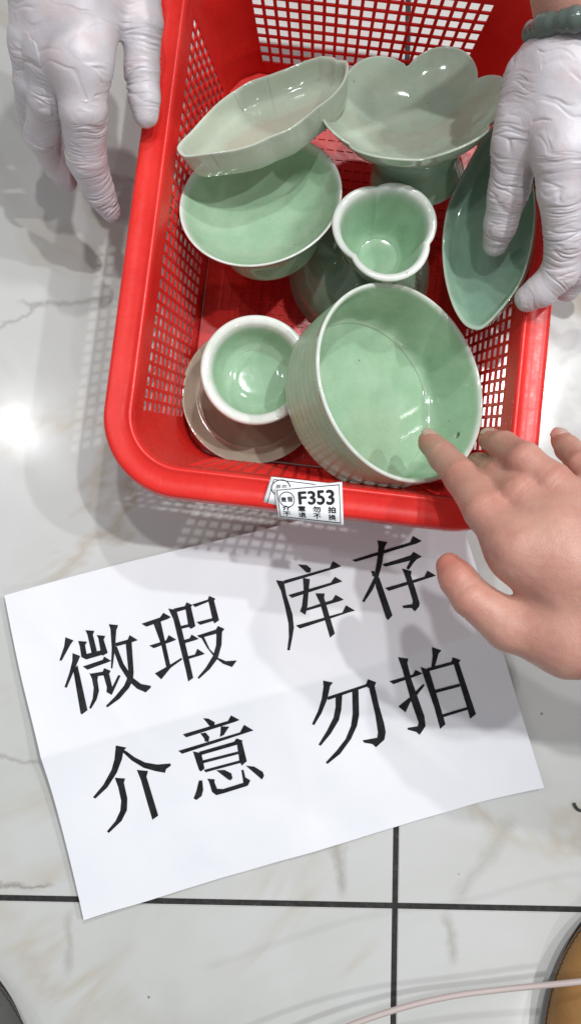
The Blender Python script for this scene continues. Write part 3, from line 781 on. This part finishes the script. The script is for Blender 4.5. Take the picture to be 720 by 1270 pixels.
# forearm and bangle
fa = [P(722, 92, 0.150), P(722, 62, 0.152), P(721, 20, 0.157), P(712, -60, 0.172), P(690, -220, 0.215), P(640, -420, 0.30)]
v, f_ = tube([Vector(q) for q in spline(fa, 4)], list(np.interp(np.linspace(0, 5, 21), range(6), [0.020, 0.0225, 0.0225, 0.024, 0.029, 0.034])), 28)
under(mesh_obj('forearm', v, f_, 'skin'), gh)
bcn = Vector(P(733, 39, 0.158))
v, f_ = loop_tube(bcn, 0.0275, 0.0250, 0.0056, cx_, (cy_+Vector((0, -0.12, 0))).normalized(), 120, 16, lambda t_: 1+0.10*math.sin(t_*11)+0.06*math.sin(t_*29))
under(mesh_obj('bangle', v, f_, 'jade'), gh)
props(gh, 'gloved hand with jade bangle, thumb inside the basket on the dark tray', 'hand')

# -- gloved hand on the other rim
th = [J(181, 143, 0.103, 0.0070), J(179, 120, 0.106, 0.0085), J(176, 85, 0.110, 0.0094), J(177, 30, 0.118, 0.0106), J(165, -45, 0.124, 0.0140)]
i1 = [J(138, 264, 0.060, 0.0058), J(123, 238, 0.072, 0.0088), J(107, 195, 0.094, 0.0110), J(103, 135, 0.118, 0.0124), J(100, 75, 0.130, 0.0140)]
i2 = [J(84, 226, 0.034, 0.0060), J(70, 205, 0.048, 0.0078), J(52, 165, 0.080, 0.0098), J(62, 120, 0.108, 0.0112), J(68, 65, 0.124, 0.0130)]
i3 = [J(60, 190, 0.030, 0.0060), J(46, 165, 0.052, 0.0075), J(38, 135, 0.080, 0.0085), J(40, 100, 0.106, 0.0098), J(42, 52, 0.120, 0.0118)]
Wl = [J(55, -85, 0.138, 0.019), J(95, -85, 0.138, 0.019)]
palm = [(i1[-1], Wl[1]), (i2[-1], Wl[0]), (i3[-1], Wl[0]), (th[-1], Wl[1]), (Wl[0], Wl[1]), (th[-2], i1[-1]) if False else (J(130, -20, 0.126, 0.013), i1[-1]), (J(70, 20, 0.13, 0.014), J(110, -10, 0.132, 0.015))]
V, Fc, Nn = hand_mesh([th, i1, i2, i3], palm, h=0.0010, kpalm=0.010, kf=0.0016, web=0.008)
axis_p = [J(95, 100, 0.13, 0.012), J(60, -60, 0.135, 0.02)]
V, Fc, Nn = refine(V, Fc)
V = wrinkle(V, Nn, [th, i1, i2, i3, axis_p], 0.00062, 11.0)
g2 = empty('gloved_hand', P(90, 0, 0.09)); bpy.context.view_layer.update()
under(mesh_obj('glove', V, Fc.tolist(), 'glove'), g2)
fa = [P(75, -75, 0.138), P(74, -150, 0.148), P(68, -250, 0.17), P(55, -400, 0.22), P(40, -520, 0.28)]
v, f_ = tube([Vector(q) for q in spline(fa, 4)], list(np.interp(np.linspace(0, 4, 17), range(5), [0.0205, 0.021, 0.024, 0.031, 0.036])), 28)
under(mesh_obj('forearm', v, f_, 'skin'), g2)
props(g2, 'bare wristed gloved hand gripping the basket rim with its thumb on top', 'hand')

# ------------------------------------------------------------------ paper sheet with printed characters
BL, BR, TL = P(107, 1137), P(667, 972), P(10, 740)
TR = TL + (BR-BL) + Vector((-0.002, -0.004, 0))
eu, ev = (BR-BL), (TL-BL)
inv = Matrix(((eu.x, ev.x), (eu.y, ev.y))).inverted()
def paper_z(u, v):
    z = 0.0006
    z += 0.0066*math.exp(-abs(v-0.5)/0.15)                                        # fold
    z += 0.0013*(1+math.sin(u*7.5+v*3.0))*0.5 + 0.0011*(1+math.sin(u*13.0-v*6.0+1))*0.5
    z += 0.0011*(0.5+0.5*noise.noise(Vector((u*7.0, v*5.0, 2.2)))) + 0.0008*abs(noise.noise(Vector((u*4.0+v*1.5, v*3.0, 7.7))))
    for (cu0, cv0, nu0, nv0, am) in ((0.72, 0.3, 0.8, 0.6, 0.0009), (0.25, 0.2, 0.5, -0.85, 0.0008), (0.9, 0.75, 0.95, -0.3, 0.0010), (0.12, 0.7, 0.9, 0.45, 0.0008)):
        z += am*math.exp(-abs((u-cu0)*nu0*1.4+(v-cv0)*nv0)/0.03)*math.exp(-((u-cu0)**2+(v-cv0)**2)/0.05)
    z += 0.0015*math.exp(-abs(u-0.5-0.05*v)/0.12)                                 # second, weaker fold
    z += 0.0100*max(0, u-0.80)**2/0.04*(1-v)*0.9                                  # lifted end
    z += 0.0042*max(0, 0.25-u)**2/0.0625
    return z
def paper_edge(u, v):
    p = BL + (BR-BL)*u*(1-v) + (TR-TL)*u*v + (TL-BL)*v
    k = (0.0022*math.sin(math.pi*v) + 0.001*math.sin(3*math.pi*v))*(1-u)           # the worn short side bows a little
    return Vector((p.x-k*0.2+0.0012*math.sin(math.pi*2*v)*(1-u), p.y + 0.0016*math.sin(u*math.pi*2+0.5)*v + 0.0007*noise.noise(Vector((u*9, 1.3, v*2)))*(1-v), 0))
nu, nv = 132, 96
V = []
for j in range(nv+1):
    for i in range(nu+1):
        u, v = i/nu, j/nv; p = paper_edge(u, v); V.append((p.x, p.y, paper_z(u, v)))
Fc = [(j*(nu+1)+i, j*(nu+1)+i+1, (j+1)*(nu+1)+i+1, (j+1)*(nu+1)+i) for j in range(nv) for i in range(nu)]
sheet = mesh_obj('paper_sheet', V, Fc, 'paper')
sm = sheet.modifiers.new('s', 'SOLIDIFY'); sm.thickness = 0.00018; sm.offset = -1
bake(sheet); sheet.data.set_sharp_from_angle(angle=R(40))
props(sheet, 'white paper sheet printed with eight large black characters, creased across the middle', 'paper sheet')

CH = {
 (70, 770): [[(67,122),(128,146),(108,172),(40,296),(22,296),(58,190)], [(120,240),(178,262),(158,310),(78,498),(60,494),(96,390),(118,300)], [(130,360),(158,330),(232,665),(190,697),(180,690),(128,385)],
   [(162,150),(228,155),(214,182),(228,262),(222,288),(186,270),(174,190)], [(215,70),(282,74),(272,105),(302,225),(262,240),(230,100)], [(300,106),(364,112),(352,140),(382,238),(346,260),(332,245),(312,130)],
   [(195,262),(222,288),(346,252),(378,238),(340,217),(230,245)], [(196,340),(345,290),(355,266),(408,298),(385,308),(232,364)], [(246,390),(312,400),(306,440),(318,520),(300,585),(258,655),(244,648),(270,580),(278,500),(264,430)],
   [(262,392),(345,378),(355,352),(404,372),(390,400),(290,415)], [(345,385),(392,390),(416,492),(460,404),(478,408),(412,552),(372,530),(376,495)], [(390,25),(460,32),(446,70),(438,190),(418,352),(406,354),(412,200),(402,60)],
   [(440,165),(530,140),(545,106),(606,144),(560,160),(440,192)], [(515,160),(560,155),(575,380),(570,440),(540,500),(470,580),(380,644),(368,634),(440,560),(505,480),(538,400)],
   [(432,190),(452,195),(500,320),(570,425),(630,470),(704,484),(700,500),(664,533),(600,505),(540,450),(470,340),(425,220)]],
 (175, 730): [[(2,262),(140,215),(165,180),(222,212),(200,226),(40,284)], [(92,262),(145,240),(215,560),(225,590),(188,590),(150,420)], [(60,425),(185,385),(205,346),(262,380),(240,390),(95,444)],
   [(102,632),(190,582),(300,515),(306,528),(220,590),(150,676)], [(202,148),(262,160),(300,290),(350,500),(388,665),(350,692),(330,600),(240,230)], [(240,150),(325,130),(338,102),(382,122),(365,145),(262,175)],
   [(328,140),(372,140),(404,280),(372,300),(352,285)], [(288,280),(362,262),(362,285),(290,302)], [(310,385),(360,370),(375,342),(430,374),(400,385),(322,408)], [(345,505),(400,490),(418,448),(474,486),(440,498),(350,525)],
   [(380,118),(495,82),(506,54),(552,75),(540,95),(500,98),(402,138)], [(500,92),(542,88),(580,236),(545,260),(532,235)], [(412,250),(535,218),(540,240),(440,270)], [(415,350),(555,305),(572,278),(620,300),(600,325),(440,368)],
   [(560,315),(602,318),(598,420),(570,520),(510,600),(430,672),(420,662),(480,590),(535,500),(558,420)], [(445,362),(468,360),(510,450),(570,515),(630,540),(712,535),(676,584),(610,560),(545,510),(490,440)]],
 (330, 690): [[(234,60),(300,65),(332,90),(328,120),(300,122)], [(130,180),(470,85),(495,36),(558,74),(530,85),(135,205)], [(72,178),(130,185),(150,290),(195,430),(206,530),(195,600),(175,700),(156,698),(168,600),(165,500),(140,380),(110,260)],
   [(164,288),(480,195),(510,152),(566,186),(540,196),(190,310)], [(272,160),(324,170),(315,260),(305,380),(290,436),(250,410),(265,370),(278,260)], [(300,385),(490,325),(515,286),(576,322),(550,333),(300,405)],
   [(364,275),(434,276),(430,310),(510,575),(474,606),(440,490),(400,350)], [(220,515),(565,418),(592,364),(660,404),(620,415),(250,538)]],
 (430, 660): [[(36,208),(470,75),(490,28),(556,66),(520,85),(65,222)], [(226,62),(300,74),(280,110),(262,230),(235,330),(190,430),(128,522),(112,514),(160,420),(200,340),(225,200),(234,110)], [(178,288),(205,290),(207,330),(190,330)],
   [(205,350),(238,335),(338,620),(304,656),(290,640),(215,410)], [(262,240),(475,172),(495,146),(556,182),(530,198),(285,258)], [(480,195),(530,190),(490,235),(460,280),(440,270)],
   [(408,270),(480,290),(474,320),(510,430),(540,530),(535,555),(505,590),(488,575),(480,565),(420,566),(410,548),(485,535),(488,510),(455,400),(425,310)], [(282,416),(575,332),(598,286),(662,324),(620,338),(310,438)]],
 (105, 915): [[(232,58),(312,74),(290,95),(278,160),(240,260),(170,370),(80,454),(62,444),(140,350),(200,240),(222,160)], [(285,88),(310,100),(370,145),(450,185),(540,200),(638,192),(642,208),(605,235),(598,262),(530,250),(440,225),(350,170),(280,105)],
   [(224,298),(302,304),(292,335),(318,450),(315,540),(275,620),(180,710),(166,698),(230,620),(265,545),(272,470),(250,370)], [(388,240),(472,248),(460,290),(548,580),(504,612),(465,480),(420,320)]],
 (215, 880): [[(220,65),(260,68),(308,95),(305,118),(268,124),(250,100)], [(70,185),(405,85),(428,44),(492,78),(460,92),(95,208)], [(200,178),(240,172),(268,205),(262,240),(235,240),(228,215)], [(352,125),(415,128),(375,190),(345,205),(350,170)],
   [(36,308),(495,170),(525,114),(596,156),(560,168),(65,330)], [(145,312),(208,325),(232,440),(205,462),(190,450),(170,390)], [(190,315),(450,240),(470,215),(516,232),(500,255),(205,340)], [(470,240),(510,240),(546,385),(508,418),(490,380)],
   [(212,380),(480,312),(485,332),(218,402)], [(226,450),(495,378),(500,398),(240,468)], [(190,528),(215,528),(222,600),(210,645),(172,674),(150,662),(170,610)],
   [(252,515),(308,520),(305,540),(325,590),(370,592),(520,545),(505,450),(522,450),(535,505),(572,528),(555,565),(540,572),(380,622),(320,638),(288,615),(265,540)], [(318,452),(380,450),(430,475),(440,510),(425,528),(405,520)], [(538,418),(600,425),(665,465),(674,495),(658,522),(610,480)]],
 (380, 835): [[(122,55),(196,70),(175,95),(155,190),(110,300),(56,388),(40,378),(85,280),(112,190),(125,100)], [(150,178),(440,82),(450,100),(160,200)], [(440,85),(455,44),(518,68),(505,95),(455,110)],
   [(460,95),(505,95),(540,250),(575,370),(588,440),(578,495),(515,552),(490,528),(430,518),(415,500),(525,480),(530,440),(510,310)], [(215,165),(265,158),(258,270),(240,350),(180,450),(105,540),(88,532),(150,430),(200,330),(215,250)],
   [(338,130),(385,118),(390,310),(375,390),(330,490),(250,600),(155,676),(142,664),(220,580),(290,490),(330,390),(342,300)]],
 (480, 795): [[(14,300),(190,250),(208,216),(262,242),(235,255),(45,322)], [(78,120),(155,132),(148,165),(180,290),(275,560),(284,635),(240,700),(215,678),(150,660),(152,646),(225,635),(232,610),(170,430),(110,210)],
   [(80,488),(165,420),(265,320),(278,330),(200,430),(170,455),(135,532)], [(330,45),(402,70),(380,95),(352,195),(326,192),(336,110)], [(246,194),(310,215),(432,620),(392,655),(350,500)],
   [(290,205),(475,155),(485,122),(545,142),(525,170),(490,175),(310,225)], [(485,150),(530,160),(658,545),(614,580),(590,490)], [(350,365),(535,318),(540,340),(360,388)], [(405,548),(600,490),(605,510),(415,568)]],
}
for (ox, oy), strokes in CH.items():
    bm = bmesh.new()
    for k, st in enumerate(strokes):
        vs = []
        for (x, y) in st:
            p = P(ox+x/6, oy+y/6); vs.append(bm.verts.new((p.x, p.y, k*1e-5)))
        bm.faces.new(vs)
    bmesh.ops.triangulate(bm, faces=bm.faces[:])
    for _ in range(4):
        es = [e for e in bm.edges if e.calc_length() > 0.0025]
        if not es: break
        bmesh.ops.subdivide_edges(bm, edges=es, cuts=1)
        bmesh.ops.triangulate(bm, faces=[f for f in bm.faces if len(f.verts) > 3])
    for v in bm.verts:
        k_ = v.co.z; zz_ = 0.001
        for _ in range(3):
            sx_ = (H-zz_)/H; hit, hp, hn, _i = sheet.ray_cast(Vector((v.co.x*sx_, v.co.y*sx_, 0.2)), Vector((0, 0, -1)))
            if hit: zz_ = hp.z
        v.co = Vector((v.co.x*(H-zz_)/H, v.co.y*(H-zz_)/H, zz_+0.0003+k_))
    bmesh.ops.recalc_face_normals(bm, faces=bm.faces[:])
    me = bpy.data.meshes.new('printed_character'); bm.to_mesh(me); bm.free(); me.materials.append(M['ink'])
    link(bpy.data.objects.new('printed_character', me), sheet)

# ------------------------------------------------------------------ price labels on the rim
_glyph = {}
def glyph(ch):
    """outline of one character in a unit box, from the built-in font"""
    if ch not in _glyph:
        cu_ = bpy.data.curves.new('t', 'FONT'); cu_.body = ch; cu_.resolution_u = 3
        ob = bpy.data.objects.new('t', cu_); C.objects.link(ob); bpy.context.view_layer.update()
        me = bpy.data.meshes.new_from_object(ob.evaluated_get(bpy.context.evaluated_depsgraph_get()))
        _glyph[ch] = ([tuple(v.co[:2]) for v in me.vertices], [tuple(p.vertices) for p in me.polygons])
        bpy.data.objects.remove(ob)
    return _glyph[ch]
def make_label(quad, ztop, drop, items, label):
    TLq, TRq, BRq, BLq = [Vector(q) for q in quad]
    def S(u, v, lift=0.0):
        a = TLq.lerp(TRq, u); b = BLq.lerp(BRq, u); q = a.lerp(b, v)
        z = ztop - drop*max(0, (v-0.72)/0.28)**1.4 + 0.0004*math.sin(u*4+0.6) + lift
        return P(q.x, q.y, z)
    nu, nv = 16, 16
    V = [S(i/nu, j/nv) for j in range(nv+1) for i in range(nu+1)]
    Fc = [(j*(nu+1)+i, (j+1)*(nu+1)+i, (j+1)*(nu+1)+i+1, j*(nu+1)+i+1) for j in range(nv) for i in range(nu)]
    o = mesh_obj('price_label', V, Fc, 'card')
    sm = o.modifiers.new('s', 'SOLIDIFY'); sm.thickness = 0.0003; sm.offset = -1; bake(o)
    V, Fc = [], []
    def quadline(u0, v0, u1, v1, wd, n_=14):
        dx, dy = (u1-u0)*2.1, (v1-v0); ln = math.hypot(dx, dy); nx_, ny_ = -dy/ln*wd/2.1, dx/ln*wd
        b0 = len(V)
        for k in range(n_+1):
            t_ = k/n_; u, v = u0+(u1-u0)*t_, v0+(v1-v0)*t_
            V.append(S(u+nx_, v+ny_, 0.0003)); V.append(S(u-nx_, v-ny_, 0.0003))
        for k in range(n_): Fc.append((b0+2*k, b0+2*k+1, b0+2*k+3, b0+2*k+2))
    for it in items:
        if it[0] == 'line': quadline(*it[1:])
        elif it[0] == 'circle':
            _, cu_, cv_, ru, rv_, wd = it; b0 = len(V); n_ = 48
            for k in range(n_):
                t_ = 2*math.pi*k/n_
                for q in (1, 1-wd): V.append(S(cu_+ru*q*math.cos(t_), cv_+rv_*q*math.sin(t_), 0.0003))
            for k in range(n_): Fc.append((b0+2*k, b0+2*k+1, b0+(2*k+3) % (2*n_), b0+(2*k+2) % (2*n_)))
        else:
            _, ch, u0, v0, u1, v1, fat = it; gv, gf = glyph(ch)
            xs = [q[0] for q in gv]; ys = [q[1] for q in gv]; x0, x1, y0, y1 = min(xs), max(xs), min(ys), max(ys)
            for rep, (du, dv) in enumerate([(0, 0), (fat, 0), (-fat, 0), (0, fat*1.5), (0, -fat*1.5)] if fat else [(0, 0)]):
                b0 = len(V)
                for (x, y) in gv:
                    V.append(S(u0+(u1-u0)*(x-x0)/(x1-x0)+du, v1-(v1-v0)*(y-y0)/(y1-y0)+dv, 0.0003+rep*2e-5))
                Fc += [tuple(b0+i for i in f_) for f_ in gf]
    mesh_obj('printed_text', V, Fc, 'ink', o, smooth=False)
    props(o, label, 'label')
    return o
cols4 = [0.14, 0.375, 0.60, 0.83]
border = lambda l, t_, r_, b_: [('line', l, t_, r_, t_, 0.010), ('line', r_, t_, r_, b_, 0.010), ('line', r_, b_, l, b_, 0.010), ('line', l, b_, l, t_, 0.010)]
make_label([(336, 591), (424, 601), (424, 648), (325, 627)], HB+0.0028, 0.006,
           border(0.05, 0.08, 0.95, 0.95) + [('circle', 0.17, 0.32, 0.13, 0.27, 0.10), ('glyph', '微', 0.10, 0.22, 0.165, 0.40, 0), ('glyph', '瑕', 0.18, 0.22, 0.245, 0.40, 0)],
           'white price label mostly covered by the label reading F353')
it = border(0.035, 0.06, 0.955, 0.945) + [('circle', 0.165, 0.38, 0.118, 0.25, 0.10), ('glyph', '微', 0.080, 0.30, 0.155, 0.46, 0.002), ('glyph', '瑕', 0.175, 0.30, 0.250, 0.46, 0.002)]
for ch, a, b in zip('F353', (0.345, 0.485, 0.62, 0.76), (0.455, 0.590, 0.725, 0.870)): it.append(('glyph', ch, a, 0.17, b, 0.52, 0.009))
for ch, c in zip('介意勿拍', cols4): it.append(('glyph', ch, c-0.056, 0.575, c+0.056, 0.725, 0.004))
for ch, c in zip('不退不换', cols4): it.append(('glyph', ch, c-0.056, 0.765, c+0.056, 0.90, 0.002))
make_label([(340, 606), (424, 597.5), (426, 652), (345, 642)], HB+0.0046, 0.0035, it, 'white price label reading F353 stuck on the basket rim')

# ------------------------------------------------------------------ things at the floor's edge
def shoe(name, toe, length, width, height, ang, m_up, m_sole, label):
    """toe end of a shoe: plan outline narrowing to a rounded toe, upper domed over a sole"""
    t = empty(name, (toe.x, toe.y, 0)); t.rotation_euler.z = ang
    def outline(s_):                        # half width at distance s_ behind the toe
        q = min(s_/(length*0.36), 1.0); return width/2*math.sqrt(max(0, 1-(1-q)**2))*(1-0.10*max(0, s_/length-0.45))
    ns, na = 34, 20
    V, Fc = [], []
    ss = [length*(k/ns)**1.7 + 0.0006 for k in range(ns+1)]
    for s_ in ss:
        wd = outline(s_); hh = height*(0.42+0.58*min(1, s_/(length*0.6)))*min(1.0, math.sqrt(s_/(length*0.10)))
        for k in range(na+1):
            a = math.pi*k/na; V.append((-wd*math.cos(a)*1.03, -s_-0.002, 0.010+max(0.0, math.sin(a))**0.75*hh))
    for j in range(ns):
        for k in range(na): Fc.append((j*(na+1)+k, (j+1)*(na+1)+k, (j+1)*(na+1)+k+1, j*(na+1)+k+1))
    Fc.append(tuple(range(na, -1, -1))); Fc.append(tuple(ns*(na+1)+k for k in range(na+1)))
    mesh_obj('upper', V, Fc, m_up, t)
    V, Fc = [], []
    for s_ in ss:
        wd = max(outline(s_)-0.004, 0.0005)
        V += [(-wd, -s_, 0.0), (wd, -s_, 0.0), (wd+0.0004, -s_, 0.0125), (-wd-0.0004, -s_, 0.0125)]
    for j in range(ns):
        for k in range(4): Fc.append((j*4+k, j*4+(k+1) % 4, (j+1)*4+(k+1) % 4, (j+1)*4+k))
    Fc.append((3, 2, 1, 0)); Fc.append(tuple(ns*4+k for k in range(4)))
    mesh_obj('sole', V, Fc, m_sole, t, smooth=False)
    # stitches along the welt
    for sgn in (-1, 1):
        pts = [(outline(s_)*1.03*sgn, -s_-0.002, 0.0125+0.0006*math.sin(s_*2*math.pi/0.0032)) for s_ in np.arange(0.004, length*0.8, 0.0008)]
        v_, f_ = tube(pts, 0.0004, 6); mesh_obj('stitching', v_, f_, m_sole, t)
    props(t, label, 'shoe'); return t
def mat_leather(name, a, b_, rough):
    m, nt, b = mat(name, rough=rough)
    tc = N(nt, 'ShaderNodeTexCoord'); n1 = tex_noise(nt, tc.outputs['Object'], 40, 5)
    L(nt, ramp(nt, n1.outputs[0], [(0.3, a), (0.7, b_)]).outputs[0], b.inputs['Base Color'])
    n2 = tex_noise(nt, tc.outputs['Object'], 500, 4); bump(nt, b, n2.outputs[0], 0.25, 0.0006); return m
M['tan'] = mat_leather('tan_leather', (0.24, 0.115, 0.03), (0.34, 0.17, 0.05), 0.6)
M['charcoal'] = mat_leather('charcoal_leather', (0.055, 0.055, 0.05), (0.10, 0.10, 0.095), 0.7)
M['dark_sole'] = mat('dark_sole', (0.035, 0.028, 0.022), 0.8)[0]
tp = P(778, 1105); shoe('shoe', tp, 0.24, 0.100, 0.045, R(-4), 'tan', 'dark_sole', 'tan leather shoe beside the pale pink cord')
tp = P(-58, 1180); shoe('shoe', tp, 0.24, 0.092, 0.045, R(8), 'charcoal', 'dark_sole', 'charcoal grey shoe on the bare tile away from the cord')
# cord
M['pink'] = mat('pale_pink_cord', (0.50, 0.42, 0.40), 0.5)[0]
pts = [P(300, 1330, 0.060), P(380, 1296, 0.058), P(440, 1270, 0.056), P(500, 1250, 0.055), P(560, 1236, 0.054), P(620, 1228, 0.054), P(670, 1223, 0.056), P(720, 1218, 0.060), P(800, 1210, 0.064), P(880, 1214, 0.066)]
v, f_ = tube([Vector(q) for q in spline(pts, 6)], 0.0017, 10)
cord = mesh_obj('cord', v, f_, M['pink'])
props(cord, 'thin pale pink cord passing over the tan shoe', 'cord')
# twisted scrap
M['black'] = mat('black_plastic', (0.02, 0.02, 0.022), 0.4)[0]
pts = [P(711.5, 996, 0.0012), P(713, 1000, 0.0016), P(716, 1004, 0.0012), P(722, 1006, 0.0012), P(730, 1003, 0.002)]
v, f_ = tube([Vector(q) for q in spline(pts, 5)], 0.0009, 8)
props(mesh_obj('wire_tie', v, f_, M['black']), 'tiny bent black wire tie lying on the floor', 'wire tie')
bpy.context.view_layer.update()
